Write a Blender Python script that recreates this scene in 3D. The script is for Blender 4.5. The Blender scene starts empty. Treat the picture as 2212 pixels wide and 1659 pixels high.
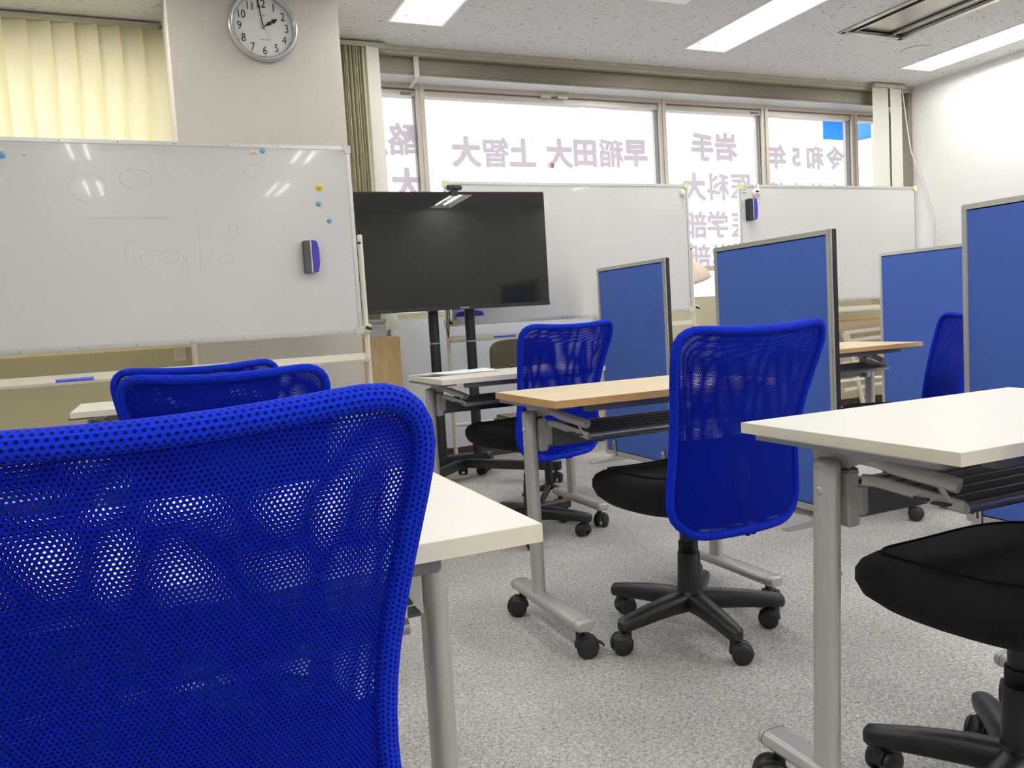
import bpy, bmesh, math, random
from mathutils import Matrix, Vector
random.seed(7)
PI = math.pi
C = bpy.context.scene.collection
SC = bpy.context.scene

# ------------------------------------------------------------------ camera, world, exposure
CAM_H = 0.945
F_PX, YAW, PITCH, ROLL = 1752.0, math.radians(23.40), math.radians(-4.55), math.radians(-3.48)
fw = Vector((math.sin(YAW) * math.cos(PITCH), math.cos(YAW) * math.cos(PITCH), math.sin(PITCH)))
rt = Vector((math.cos(YAW), -math.sin(YAW), 0))
up = rt.cross(fw)
rt2 = math.cos(ROLL) * rt + math.sin(ROLL) * up
up2 = math.cos(ROLL) * up - math.sin(ROLL) * rt
cam = bpy.data.objects.new('camera', bpy.data.cameras.new('camera'))
C.objects.link(cam)
cam.matrix_world = Matrix(((rt2.x, up2.x, -fw.x, 0), (rt2.y, up2.y, -fw.y, 0), (rt2.z, up2.z, -fw.z, CAM_H), (0, 0, 0, 1)))
cam.data.sensor_width = 36.0
cam.data.lens = 36.0 * F_PX / 2212.0
cam.data.clip_start = 0.02
SC.camera = cam

world = bpy.data.worlds.new('overcast_sky'); SC.world = world
world.use_nodes = True
bg = world.node_tree.nodes['Background']
bg.inputs[0].default_value = (0.93, 0.97, 1.0, 1)
bg.inputs[1].default_value = 2.6
SC.view_settings.view_transform = 'Standard'
SC.view_settings.look = 'None'
SC.view_settings.gamma = 1.0
SC.view_settings.use_curve_mapping = False
SC.view_settings.exposure = 0.0
TUBE_POWER = 52.0

# ------------------------------------------------------------------ materials
def s2l(c):
    return tuple((v / 12.92 if v <= 0.04045 else ((v + 0.055) / 1.055) ** 2.4) for v in (x / 255.0 for x in c)) + (1.0,)

MATS = {}
def nt_new(name):
    m = bpy.data.materials.new(name); m.use_nodes = True
    t = m.node_tree
    return m, t, t.nodes['Principled BSDF'], t.nodes['Material Output']

def N(t, kind, **kw):
    n = t.nodes.new(kind)
    for k, v in kw.items(): setattr(n, k, v)
    return n

def mat(name, rgb, rough=0.5, metal=0.0, spec=0.5, var=0.0, scale=20.0, bump=0.0, bscale=None, coat=0.0, stretch=None):
    m, t, p, out = nt_new(name)
    col = s2l(rgb)
    p.inputs['Base Color'].default_value = col
    p.inputs['Roughness'].default_value = rough
    p.inputs['Metallic'].default_value = metal
    p.inputs['Specular IOR Level'].default_value = spec
    p.inputs['Coat Weight'].default_value = coat
    tc = N(t, 'ShaderNodeTexCoord')
    mp = N(t, 'ShaderNodeMapping')
    t.links.new(tc.outputs['Object'], mp.inputs['Vector'])
    if stretch: mp.inputs['Scale'].default_value = stretch
    if var > 0:
        no = N(t, 'ShaderNodeTexNoise'); no.inputs['Scale'].default_value = scale; no.inputs['Detail'].default_value = 4
        t.links.new(mp.outputs[0], no.inputs['Vector'])
        cr = N(t, 'ShaderNodeValToRGB')
        cr.color_ramp.elements[0].position = 0.3; cr.color_ramp.elements[1].position = 0.7
        cr.color_ramp.elements[0].color = tuple(max(0, c * (1 - var)) for c in col[:3]) + (1,)
        cr.color_ramp.elements[1].color = tuple(min(1, c * (1 + var)) for c in col[:3]) + (1,)
        t.links.new(no.outputs['Fac'], cr.inputs[0]); t.links.new(cr.outputs[0], p.inputs['Base Color'])
    if bump > 0:
        nb = N(t, 'ShaderNodeTexNoise'); nb.inputs['Scale'].default_value = bscale or scale; nb.inputs['Detail'].default_value = 3
        t.links.new(mp.outputs[0], nb.inputs['Vector'])
        b = N(t, 'ShaderNodeBump'); b.inputs['Strength'].default_value = bump; b.inputs['Distance'].default_value = 0.002
        t.links.new(nb.outputs['Fac'], b.inputs['Height']); t.links.new(b.outputs[0], p.inputs['Normal'])
    MATS[name] = m
    return m

mat('wall_white', (232, 230, 226), 0.75, var=0.02, scale=6, bump=0.15, bscale=250)
mat('wall_column', (208, 202, 193), 0.7, var=0.02, scale=5, bump=0.15, bscale=250)
mat('wall_beige', (205, 197, 165), 0.7, var=0.03, scale=5)
mat('wallboard_white', (228, 232, 236), 0.4, var=0.02, scale=4)
mat('baseboard_brown', (62, 44, 36), 0.5, var=0.15, scale=10)
mat('trim_beige', (178, 171, 154), 0.45)
mat('fascia_taupe', (126, 119, 105), 0.5, var=0.03, scale=4)
mat('soffit_white', (205, 206, 204), 0.5)
mat('window_alu', (196, 188, 178), 0.4, metal=0.25)
mat('window_dark', (120, 116, 112), 0.5)
mat('board_white', (222, 221, 220), 0.22, var=0.02, scale=2.2, coat=0.2)
mat('board_frame', (222, 220, 212), 0.35)
mat('board_alu', (205, 206, 205), 0.35, metal=0.5)
mat('board_corner_yellow', (225, 222, 175), 0.4)
mat('cream_paint', (232, 227, 212), 0.35)
mat('black_plastic', (24, 24, 25), 0.45, bump=0.2, bscale=400)
mat('black_gloss', (10, 10, 11), 0.25)
mat('seat_black', (23, 23, 24), 0.9, spec=0.2, bump=0.6, bscale=500)
mat('screen_black', (12, 12, 13), 0.25, spec=0.15, coat=0.55)
MATS['screen_black'].node_tree.nodes['Principled BSDF'].inputs['Coat Roughness'].default_value = 0.015
mat('tv_bezel', (22, 22, 24), 0.35)
mat('stand_black', (28, 29, 32), 0.45)
mat('band_silver', (190, 190, 190), 0.3, metal=0.6)
mat('grey_metal', (188, 187, 183), 0.36, metal=0.3)
mat('grey_metal_dark', (118, 118, 122), 0.45, metal=0.35)
mat('tray_dark', (66, 66, 70), 0.5, metal=0.3)
mat('bar_silver', (150, 150, 155), 0.28, metal=0.7)
mat('desk_white', (238, 235, 226), 0.35, var=0.01, scale=4)
mat('desk_edge_cream', (232, 226, 208), 0.4)
mat('partition_blue', (60, 90, 166), 0.7, spec=0.3, var=0.03, scale=3)
mat('partition_alu', (188, 187, 182), 0.35, metal=0.4)
mat('partition_black', (20, 20, 22), 0.5)
mat('plate_blue', (0, 20, 140), 0.8, spec=0.1)
mat('clock_rim', (190, 192, 196), 0.28, metal=0.6)
mat('clock_face', (226, 227, 222), 0.5)
mat('ink_black', (22, 21, 22), 0.5)
mat('ink_grey', (120, 120, 118), 0.5)
mat('gold_hand', (176, 150, 110), 0.35, metal=0.5)
mat('eraser_blue', (52, 42, 160), 0.4)
mat('eraser_felt', (92, 92, 92), 0.95, var=0.2, scale=200)
mat('eraser_felt_dark', (45, 45, 48), 0.95, var=0.2, scale=200)
mat('eraser_white', (225, 225, 225), 0.6)
mat('magnet_yellow', (232, 216, 40), 0.3)
mat('magnet_blue', (110, 178, 215), 0.2)
mat('magnet_white', (240, 238, 230), 0.25)
mat('marker_blue', (50, 78, 205), 0.3)
mat('marker_red', (220, 95, 80), 0.35)
mat('paper_white', (240, 242, 246), 0.7)
mat('box_grey', (208, 208, 212), 0.6)
mat('peach', (232, 208, 188), 0.5)
mat('brown_back', (68, 60, 34), 0.35)
mat('lamp_white', (245, 244, 240), 0.35)
mat('socket_cream', (225, 220, 200), 0.5)
mat('ac_alu', (175, 170, 160), 0.25, metal=0.8)
mat('ac_black', (24, 23, 22), 0.6)
mat('cable_white', (222, 220, 214), 0.5)
mat('brass', (190, 160, 80), 0.35, metal=0.7)
mat('outdoor_blue', (40, 120, 220), 0.6)
mat('outdoor_grey', (190, 190, 195), 0.7)
mat('outdoor_brown', (190, 160, 115), 0.7)
mat('faint_mark', (218, 216, 216), 0.3)
mat('rust', (150, 90, 60), 0.6)
mat('sticker_red', (215, 80, 70), 0.5)

def wood(name, light, dark, sc):
    m, t, p, out = nt_new(name)
    tc = N(t, 'ShaderNodeTexCoord'); mp = N(t, 'ShaderNodeMapping'); mp.inputs['Scale'].default_value = sc
    no = N(t, 'ShaderNodeTexNoise'); no.inputs['Scale'].default_value = 9; no.inputs['Detail'].default_value = 6; no.inputs['Roughness'].default_value = 0.65
    cr = N(t, 'ShaderNodeValToRGB'); cr.color_ramp.elements[0].color = s2l(dark); cr.color_ramp.elements[1].color = s2l(light)
    cr.color_ramp.elements[0].position = 0.35; cr.color_ramp.elements[1].position = 0.62
    t.links.new(tc.outputs['Object'], mp.inputs[0]); t.links.new(mp.outputs[0], no.inputs['Vector'])
    t.links.new(no.outputs['Fac'], cr.inputs[0]); t.links.new(cr.outputs[0], p.inputs['Base Color'])
    p.inputs['Roughness'].default_value = 0.4
    MATS[name] = m
wood('wood_desk', (228, 210, 176), (216, 196, 158), (1.0, 14, 14))
wood('wood_edge', (205, 168, 112), (190, 150, 95), (1.0, 14, 30))
wood('wood_cabinet', (214, 186, 138), (196, 165, 115), (14, 14, 1.0))

def emit(name, rgb, strength):
    m, t, p, out = nt_new(name)
    p.inputs['Base Color'].default_value = s2l(rgb)
    p.inputs['Emission Color'].default_value = s2l(rgb)
    p.inputs['Emission Strength'].default_value = strength
    MATS[name] = m
emit('tube_light', (255, 254, 250), TUBE_POWER)

def translucent(name, rgb, tr, fac, rough=0.8):
    m, t, p, out = nt_new(name)
    p.inputs['Base Color'].default_value = s2l(rgb); p.inputs['Roughness'].default_value = rough
    tl = N(t, 'ShaderNodeBsdfTranslucent'); tl.inputs[0].default_value = s2l(tr)
    mx = N(t, 'ShaderNodeMixShader'); mx.inputs[0].default_value = fac
    t.links.new(p.outputs[0], mx.inputs[1]); t.links.new(tl.outputs[0], mx.inputs[2]); t.links.new(mx.outputs[0], out.inputs[0])
    MATS[name] = m
translucent('blind_cream', (240, 234, 206), (246, 238, 196), 0.62)
translucent('blind_bunch', (228, 224, 206), (225, 221, 200), 0.4)
translucent('blind_white', (232, 230, 220), (215, 212, 195), 0.35)
translucent('vinyl_letter', (205, 195, 200), (176, 163, 170), 0.7)
translucent('vinyl_blue', (60, 145, 240), (130, 195, 255), 0.8)

def glass(name):
    m, t, p, out = nt_new(name)
    tr = N(t, 'ShaderNodeBsdfTransparent'); gl = N(t, 'ShaderNodeBsdfGlossy'); gl.inputs['Roughness'].default_value = 0.02
    mx = N(t, 'ShaderNodeMixShader'); mx.inputs[0].default_value = 0.05
    t.links.new(tr.outputs[0], mx.inputs[1]); t.links.new(gl.outputs[0], mx.inputs[2]); t.links.new(mx.outputs[0], out.inputs[0])
    MATS[name] = m
glass('glass')

def hexdots(t, uvout, s):
    """distance to the nearest centre of a hexagonal lattice with pitch s (metres)"""
    outs = []
    for sh in (0.0, 0.5):
        mp = N(t, 'ShaderNodeMapping'); mp.inputs['Scale'].default_value = (1 / s, 1 / (s * 1.7320508), 1)
        mp.inputs['Location'].default_value = (sh, sh, 0)
        t.links.new(uvout, mp.inputs[0])
        fr = N(t, 'ShaderNodeVectorMath', operation='FRACTION'); t.links.new(mp.outputs[0], fr.inputs[0])
        sb = N(t, 'ShaderNodeVectorMath', operation='SUBTRACT'); sb.inputs[1].default_value = (.5, .5, 0); t.links.new(fr.outputs[0], sb.inputs[0])
        ml = N(t, 'ShaderNodeVectorMath', operation='MULTIPLY'); ml.inputs[1].default_value = (s, s * 1.7320508, 0); t.links.new(sb.outputs[0], ml.inputs[0])
        ln = N(t, 'ShaderNodeVectorMath', operation='LENGTH'); t.links.new(ml.outputs[0], ln.inputs[0])
        outs.append(ln.outputs['Value'])
    mn = N(t, 'ShaderNodeMath', operation='MINIMUM')
    t.links.new(outs[0], mn.inputs[0]); t.links.new(outs[1], mn.inputs[1])
    return mn.outputs[0]

def fabric(name, rgb, dark, s, r, holes):
    m, t, p, out = nt_new(name)
    p.inputs['Roughness'].default_value = 0.8; p.inputs['Specular IOR Level'].default_value = 0.1
    uv = N(t, 'ShaderNodeUVMap'); uv.uv_map = 'UVMap'
    d = hexdots(t, uv.outputs[0], s)
    ls = N(t, 'ShaderNodeMath', operation='LESS_THAN'); ls.inputs[1].default_value = r; t.links.new(d, ls.inputs[0])
    if holes:
        p.inputs['Base Color'].default_value = s2l(rgb)
        iv = N(t, 'ShaderNodeMath', operation='SUBTRACT'); iv.inputs[0].default_value = 1.0; t.links.new(ls.outputs[0], iv.inputs[1])
        t.links.new(iv.outputs[0], p.inputs['Alpha'])
    else:
        mx = N(t, 'ShaderNodeMix', data_type='RGBA')
        mx.inputs[6].default_value = s2l(rgb); mx.inputs[7].default_value = s2l(dark)
        t.links.new(ls.outputs[0], mx.inputs[0]); t.links.new(mx.outputs[2], p.inputs['Base Color'])
        mr = N(t, 'ShaderNodeMapRange'); mr.inputs[1].default_value = 0; mr.inputs[2].default_value = r * 1.6
        t.links.new(d, mr.inputs[0])
        b = N(t, 'ShaderNodeBump'); b.inputs['Strength'].default_value = 0.7; b.inputs['Distance'].default_value = 0.0012
        t.links.new(mr.outputs[0], b.inputs['Height']); t.links.new(b.outputs[0], p.inputs['Normal'])
    MATS[name] = m
fabric('mesh_blue', (0, 22, 144), (0, 0, 0), 0.0044, 0.0011, True)
fabric('rim_blue', (10, 42, 188), (2, 12, 90), 0.0056, 0.0014, False)

def carpet():
    m, t, p, out = nt_new('carpet')
    tc = N(t, 'ShaderNodeTexCoord')
    a = N(t, 'ShaderNodeTexNoise'); a.inputs['Scale'].default_value = 130; a.inputs['Detail'].default_value = 5; a.inputs['Roughness'].default_value = 0.75
    a.inputs['Distortion'].default_value = 0.8
    b = N(t, 'ShaderNodeTexNoise'); b.inputs['Scale'].default_value = 3.5; b.inputs['Detail'].default_value = 3
    for n in (a, b): t.links.new(tc.outputs['Object'], n.inputs['Vector'])
    cr = N(t, 'ShaderNodeValToRGB'); e = cr.color_ramp.elements
    e[0].position = 0.36; e[0].color = s2l((138, 135, 133)); e[1].position = 0.64; e[1].color = s2l((232, 229, 226))
    t.links.new(a.outputs['Fac'], cr.inputs[0])
    cr2 = N(t, 'ShaderNodeValToRGB'); e = cr2.color_ramp.elements
    e[0].position = 0.3; e[0].color = (.84, .84, .84, 1); e[1].position = 0.7; e[1].color = (1, 1, 1, 1)
    t.links.new(b.outputs['Fac'], cr2.inputs[0])
    mx = N(t, 'ShaderNodeMix', data_type='RGBA', blend_type='MULTIPLY'); mx.inputs[0].default_value = 1
    t.links.new(cr.outputs[0], mx.inputs[6]); t.links.new(cr2.outputs[0], mx.inputs[7]); t.links.new(mx.outputs[2], p.inputs['Base Color'])
    bp = N(t, 'ShaderNodeBump'); bp.inputs['Strength'].default_value = 0.5; bp.inputs['Distance'].default_value = 0.004
    t.links.new(a.outputs['Fac'], bp.inputs['Height']); t.links.new(bp.outputs[0], p.inputs['Normal'])
    p.inputs['Roughness'].default_value = 0.95; p.inputs['Specular IOR Level'].default_value = 0.1
    MATS['carpet'] = m
carpet()

def ceiling_mat():
    m, t, p, out = nt_new('ceiling_board')
    tc = N(t, 'ShaderNodeTexCoord'); mp = N(t, 'ShaderNodeMapping'); mp.inputs['Scale'].default_value = (22, 100, 1)
    w = N(t, 'ShaderNodeTexNoise'); w.inputs['Scale'].default_value = 4; w.inputs['Detail'].default_value = 2
    t.links.new(tc.outputs['Object'], w.inputs['Vector'])
    ad = N(t, 'ShaderNodeVectorMath', operation='MULTIPLY_ADD'); ad.inputs[1].default_value = (.12, .12, 0)
    t.links.new(w.outputs['Color'], ad.inputs[0]); t.links.new(tc.outputs['Object'], ad.inputs[2])
    t.links.new(ad.outputs[0], mp.inputs[0])
    no = N(t, 'ShaderNodeTexNoise'); no.inputs['Scale'].default_value = 1.0; no.inputs['Detail'].default_value = 1.5
    t.links.new(mp.outputs[0], no.inputs['Vector'])
    cr = N(t, 'ShaderNodeValToRGB'); e = cr.color_ramp.elements
    e[0].position = 0.655; e[0].color = s2l((216, 214, 211)); e[1].position = 0.70; e[1].color = s2l((130, 127, 123))
    t.links.new(no.outputs['Fac'], cr.inputs[0]); t.links.new(cr.outputs[0], p.inputs['Base Color'])
    p.inputs['Roughness'].default_value = 0.9
    MATS['ceiling_board'] = m
ceiling_mat()

# ------------------------------------------------------------------ mesh helpers
class MB:
    def __init__(s): s.v = []; s.f = []; s.uv = []; s.has_uv = False; s.sm = []
    def add(s, vs, fs, uvs=None, smooth=False):
        o = len(s.v); s.v += [tuple(p) for p in vs]
        for i, f in enumerate(fs):
            s.f.append(tuple(k + o for k in f)); s.sm.append(smooth)
            s.uv.append([uvs[k] for k in f] if uvs else [(0, 0)] * len(f))
        if uvs: s.has_uv = True
        return s
    def box(s, x0, x1, y0, y1, z0, z1, M=None):
        vs = [Vector((x, y, z)) for z in (z0, z1) for y in (y0, y1) for x in (x0, x1)]
        if M: vs = [M @ v for v in vs]
        return s.add(vs, [(0, 2, 3, 1), (4, 5, 7, 6), (0, 1, 5, 4), (2, 6, 7, 3), (0, 4, 6, 2), (1, 3, 7, 5)])
    def prism(s, poly, axis, a0, a1, smooth=False):
        n = len(poly)
        def P(p, a):
            return {'x': (a, p[0], p[1]), 'y': (p[0], a, p[1]), 'z': (p[0], p[1], a)}[axis]
        vs = [P(p, a0) for p in poly] + [P(p, a1) for p in poly]
        fs = [(i, (i + 1) % n, n + (i + 1) % n, n + i) for i in range(n)]
        s.add(vs, fs, smooth=smooth)
        return s.add(vs, [tuple(range(n))[::-1], tuple(range(n, 2 * n))])
    def rings(s, R, closed=True, cap=True, uv=False, smooth=True, loop=False):
        n = len(R[0]); m = len(R); vs = [Vector(p) for r in R for p in r]; fs = []
        k = n if closed else n - 1
        uvs = None
        for i in range(m if loop else m - 1):
            for j in range(k):
                a = i * n + j; b = i * n + (j + 1) % n; i2 = (i + 1) % m
                fs.append((a, b, i2 * n + (j + 1) % n, i2 * n + j))
        s.add(vs, fs, uvs, smooth)
        if cap and closed and not loop:
            s.add([Vector(p) for p in R[0]], [tuple(range(n))[::-1]], None, False)
            s.add([Vector(p) for p in R[-1]], [tuple(range(n))], None, False)
        return s
    def lathe(s, prof, n=20, M=None, cap=True):
        R = []
        for r, z in prof:
            ring = [Vector((r * math.cos(2 * PI * k / n), r * math.sin(2 * PI * k / n), z)) for k in range(n)]
            R.append([M @ v for v in ring] if M else ring)
        return s.rings(R, cap=cap)
    def cyl(s, a, b, r, n=14, r2=None, smooth=True):
        a = Vector(a); b = Vector(b); d = (b - a).normalized()
        q = Vector((0, 0, 1)) if abs(d.z) < .9 else Vector((1, 0, 0))
        e = d.cross(q).normalized(); g = d.cross(e)
        r2 = r if r2 is None else r2
        R = [[p + e * rr * math.cos(2 * PI * k / n) + g * rr * math.sin(2 * PI * k / n) for k in range(n)] for p, rr in ((a, r), (b, r2))]
        return s.rings([R[0][::-1], R[1][::-1]], smooth=smooth)
    def tube(s, pts, rx, ry=None, n=10, loop=False, upv=None, uv=False, cap=True):
        P = [Vector(p) for p in pts]; m = len(P); R = []
        ry = rx if ry is None else ry
        upv = Vector(upv) if upv else None
        prev = None; arc = [0.0]
        for i in range(m):
            a = P[i - 1] if (i > 0 or loop) else P[i]; b = P[(i + 1) % m] if (i < m - 1 or loop) else P[i]
            d = (b - a).normalized()
            if upv is not None: u = upv
            elif prev is None: u = Vector((0, 0, 1)) if abs(d.z) < .9 else Vector((1, 0, 0))
            else: u = prev
            e = (u - d * u.dot(d)).normalized(); g = d.cross(e); prev = e
            A = rx[i] if isinstance(rx, (list, tuple)) else rx; B = ry[i] if isinstance(ry, (list, tuple)) else ry
            R.append([P[i] + g * A * math.cos(2 * PI * k / n) + e * B * math.sin(2 * PI * k / n) for k in range(n)])
        if not uv: return s.rings(R, loop=loop, cap=cap)
        A = rx[0] if isinstance(rx, (list, tuple)) else rx
        circ = 2 * PI * A
        for i in range(m): arc.append(arc[-1] + (P[(i + 1) % m] - P[i]).length)
        cnt = m if loop else m - 1
        for i in range(cnt):
            for k in range(n):
                q = [R[i][k], R[i][(k + 1) % n], R[(i + 1) % m][(k + 1) % n], R[(i + 1) % m][k]]
                s.add(q, [(0, 1, 2, 3)], [(arc[i], circ * k / n), (arc[i], circ * (k + 1) / n), (arc[i + 1], circ * (k + 1) / n), (arc[i + 1], circ * k / n)], True)
        return s
    def mesh(s, name, bevel=0.0, seg=2, weld=False):
        me = bpy.data.meshes.new(name)
        me.from_pydata(s.v, [], s.f)
        if s.has_uv:
            l = me.uv_layers.new(name='UVMap')
            flat = [c for f in s.uv for q in f for c in q]
            l.data.foreach_set('uv', flat)
        me.polygons.foreach_set('use_smooth', s.sm)
        bm = bmesh.new(); bm.from_mesh(me)
        if weld: bmesh.ops.remove_doubles(bm, verts=bm.verts, dist=1e-5)
        bmesh.ops.recalc_face_normals(bm, faces=bm.faces) if not s.has_uv else None
        if bevel > 0:
            bmesh.ops.bevel(bm, geom=[e for e in bm.edges if not e.is_boundary and e.calc_face_angle(0) > 0.5], offset=bevel, segments=seg, affect='EDGES', clamp_overlap=True)
        bm.to_mesh(me); bm.free()
        return me

def part(name, mb, m, parent=None, bevel=0.0, seg=2, weld=False, label=None, loc=None, rot=None):
    me = mb.mesh(name, bevel, seg, weld) if isinstance(mb, MB) else mb
    if not me.materials: me.materials.append(MATS[m])
    o = bpy.data.objects.new(name, me); C.objects.link(o)
    if parent: o.parent = parent
    if loc: o.location = loc
    if rot: o.rotation_euler = rot
    if label: o['label'] = label
    return o

def tag(o, label, cat, group=None):
    o['label'] = label; o['category'] = cat
    if group: o['group'] = group
    return o
def thing(name, label, cat, loc=(0, 0, 0), rotz=0.0, group=None):
    o = bpy.data.objects.new(name, None); C.objects.link(o); o.empty_display_size = .1
    o.location = loc; o.rotation_euler = (0, 0, rotz)
    return tag(o, label, cat, group)
def struct(name, mb, m, parent=None, bevel=0.0, label=None):
    o = part(name, mb, m, parent, bevel)
    if not parent: o['kind'] = 'structure'
    if label: o['label'] = label
    return o
def structE(name, label):
    o = bpy.data.objects.new(name, None); C.objects.link(o); o['kind'] = 'structure'; o['label'] = label; return o
def kids(o): return [c for c in bpy.data.objects if c.parent == o]
def copy_tree(o, parent=None):
    c = o.copy(); C.objects.link(c); c.parent = parent
    for ch in kids(o): copy_tree(ch, c)
    return c
def B(*a, M=None): return MB().box(*a, M=M)
def rotz(a): return Matrix.Rotation(a, 4, 'Z')

# ------------------------------------------------------------------ room shell
XR, XL, YB, YW, ZC = 6.27, -4.2, -3.6, 5.26, 2.763      # right wall, left wall, rear wall, window wall, ceiling
GY = 5.5                                                 # window glass plane
struct('floor', B(XL - .1, XR + .1, YB - .1, 5.7, -.06, 0), 'carpet', label='light grey speckled carpet floor')
fix = []                                                 # ceiling cut-outs
lights = [(x, y) for x in (-0.53, 1.60, 3.73, 5.81) for y in (4.19, 1.75, -0.7, -2.9)]
for x, y in lights: fix.append((x - .165, x + .165, y - .63, y + .63))
AC = (4.46, 5.02, 2.95, 4.28); fix.append(AC)
PNL = (2.48, 3.06, 3.55, 4.13); fix.append(PNL)
xs = sorted({XL, XR} | {a for r in fix for a in r[:2]}); ys = sorted({YB, YW} | {a for r in fix for a in r[2:]})
cm = MB()
for i in range(len(xs) - 1):
    for j in range(len(ys) - 1):
        cx, cy = (xs[i] + xs[i + 1]) / 2, (ys[j] + ys[j + 1]) / 2
        if any(a < cx < b and c < cy < d for a, b, c, d in fix): continue
        cm.add([(xs[i], ys[j], ZC), (xs[i + 1], ys[j], ZC), (xs[i + 1], ys[j + 1], ZC), (xs[i], ys[j + 1], ZC)], [(0, 3, 2, 1)])
struct('ground', B(-60, 80, 6.2, 120, -3.7, -3.5), 'outdoor_grey', label='pale street ground outside, below the window level')
struct('ceiling', cm, 'ceiling_board', label='white mineral-fibre ceiling with short dark fissures')
cs = B(XL - .1, XR + .1, YB - .1, 5.75, 3.0, 3.1); struct('trim_1', cs, 'wall_white', label='concrete slab above the suspended ceiling')
struct('wall_right', B(XR, XR + .1, YB - .1, 5.7, 0, 3.0), 'wall_white', label='white painted side wall')
struct('wall_left', B(XL - .1, XL, YB - .1, 5.7, 0, 3.0), 'wall_white', label='white painted wall')
struct('wall_rear', B(XL, XR, YB - .1, YB, 0, 3.0), 'wall_white', label='white painted rear wall')
struct('wall_window', B(XL, XR, YW, 5.46, 0, 1.02), 'wall_beige', label='beige wall below the windows')
wbp = struct('wall_panel', B(1.42, 2.95, YW - .012, YW, .09, .985), 'wallboard_white', label='white wallboard panel below the window'); 
struct('baseboard_window', B(XL, XR, YW - .014, YW - .0005, 0, .085), 'baseboard_brown', label='dark brown baseboard below the windows')
struct('baseboard_right', B(XR - .012, XR - .0005, YB, YW - .02, 0, .085), 'baseboard_brown')
struct('wall_column', B(.184, 1.03, 4.40, YW + .2, 0, ZC + .1), 'wall_column', bevel=.006, label='off-white square column carrying the clock')
struct('trim_2', MB().box(XL, XR, YW - .03, YW + .015, 2.735, 2.762).box(XL, XR, YW - .015, YW + .03, 2.715, 2.736), 'trim_beige', label='beige moulding along the ceiling edge')
# fascia with two grooves, soffit
fa = MB().box(XL, XR, YW + .045, YW + .20, 2.705, 3.0).box(XL, XR, YW + .040, YW + .2, 2.615, 2.702).box(XL, XR, YW + .036, YW + .2, 2.592, 2.612)
struct('trim_3', fa, 'fascia_taupe', label='taupe grooved fascia above the windows')
struct('trim_4', B(XL, XR, YW + .02, 5.5, 2.62 - .03, 2.592), 'soffit_white', label='pale soffit above the window frames')
struct('trim_5', B(XL, XR, 5.46, 5.62, 2.59, 3.0), 'wall_white')
struct('trim_6', MB().box(XR - .045, XR - .001, YW - .01, 5.6, 1.02, 2.72), 'fascia_taupe', label='taupe window jamb in the corner')

# windows -----------------------------------------------------------
CHARS = [('酪', 1.672, 2.225), ('農', 1.452, 2.223), ('大', 1.683, 1.92), ('早', 3.546, 2.175), ('稲', 3.328, 2.169), ('田', 3.096, 2.164),
 ('大', 2.879, 2.158), ('上', 2.574, 2.157), ('智', 2.363, 2.152), ('大', 2.134, 2.153), ('岩', 4.42, 2.249), ('手', 4.183, 2.242),
 ('医', 4.552, 1.931), ('科', 4.324, 1.925), ('大', 4.089, 1.923), ('医', 4.547, 1.614), ('学', 4.309, 1.62), ('部', 4.092, 1.618),
 ('学', 4.345, 1.351), ('部', 4.115, 1.356), ('令', 5.607, 2.186), ('和', 5.377, 2.181), ('5', 5.164, 2.184), ('年', 4.951, 2.183),
 ('合', 5.594, 1.863), ('格', 5.365, 1.866), ('実', 5.151, 1.869), ('績', 4.938, 1.872)]

def bold_glyph(ch, size, grow, n=150):
    """flat lettering cut from vinyl: glyph thickened by `grow` metres"""
    import numpy as np
    me = text_mesh(ch, size)
    me.calc_loop_triangles()
    P = np.array([v.co[:2] for v in me.vertices])
    lo, hi = P.min(0) - grow * 1.5, P.max(0) + grow * 1.5
    st = (hi - lo).max() / n; w, h = (np.ceil((hi - lo) / st)).astype(int) + 1
    gx, gy = np.meshgrid(lo[0] + st * np.arange(w), lo[1] + st * np.arange(h))
    m = np.zeros((h, w), bool)
    for t in me.loop_triangles:
        a, b, c = (P[k] for k in t.vertices)
        def e(p, q): return (q[0] - p[0]) * (gy - p[1]) - (q[1] - p[1]) * (gx - p[0])
        e1, e2, e3 = e(a, b), e(b, c), e(c, a)
        m |= ((e1 >= 0) & (e2 >= 0) & (e3 >= 0)) | ((e1 <= 0) & (e2 <= 0) & (e3 <= 0))
    k = int(round(grow / st)); d = m.copy()
    for dy in range(-k, k + 1):
        for dx in range(-k, k + 1):
            if dx * dx + dy * dy <= k * k: d |= np.roll(np.roll(m, dy, 0), dx, 1)
    mb = MB()
    for y in range(h):
        x = 0
        while x < w:
            if d[y, x]:
                x1 = x
                while x1 < w and d[y, x1]: x1 += 1
                a0, a1 = lo[0] + st * (x - .5), lo[0] + st * (x1 - .5); b0, b1 = lo[1] + st * (y - .5), lo[1] + st * (y + .5)
                mb.add([(a0, b0, 0), (a1, b0, 0), (a1, b1, 0), (a0, b1, 0)], [(0, 1, 2, 3)])
                x = x1
            else: x += 1
    bpy.data.meshes.remove(me)
    return mb.mesh('lettering')

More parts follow.
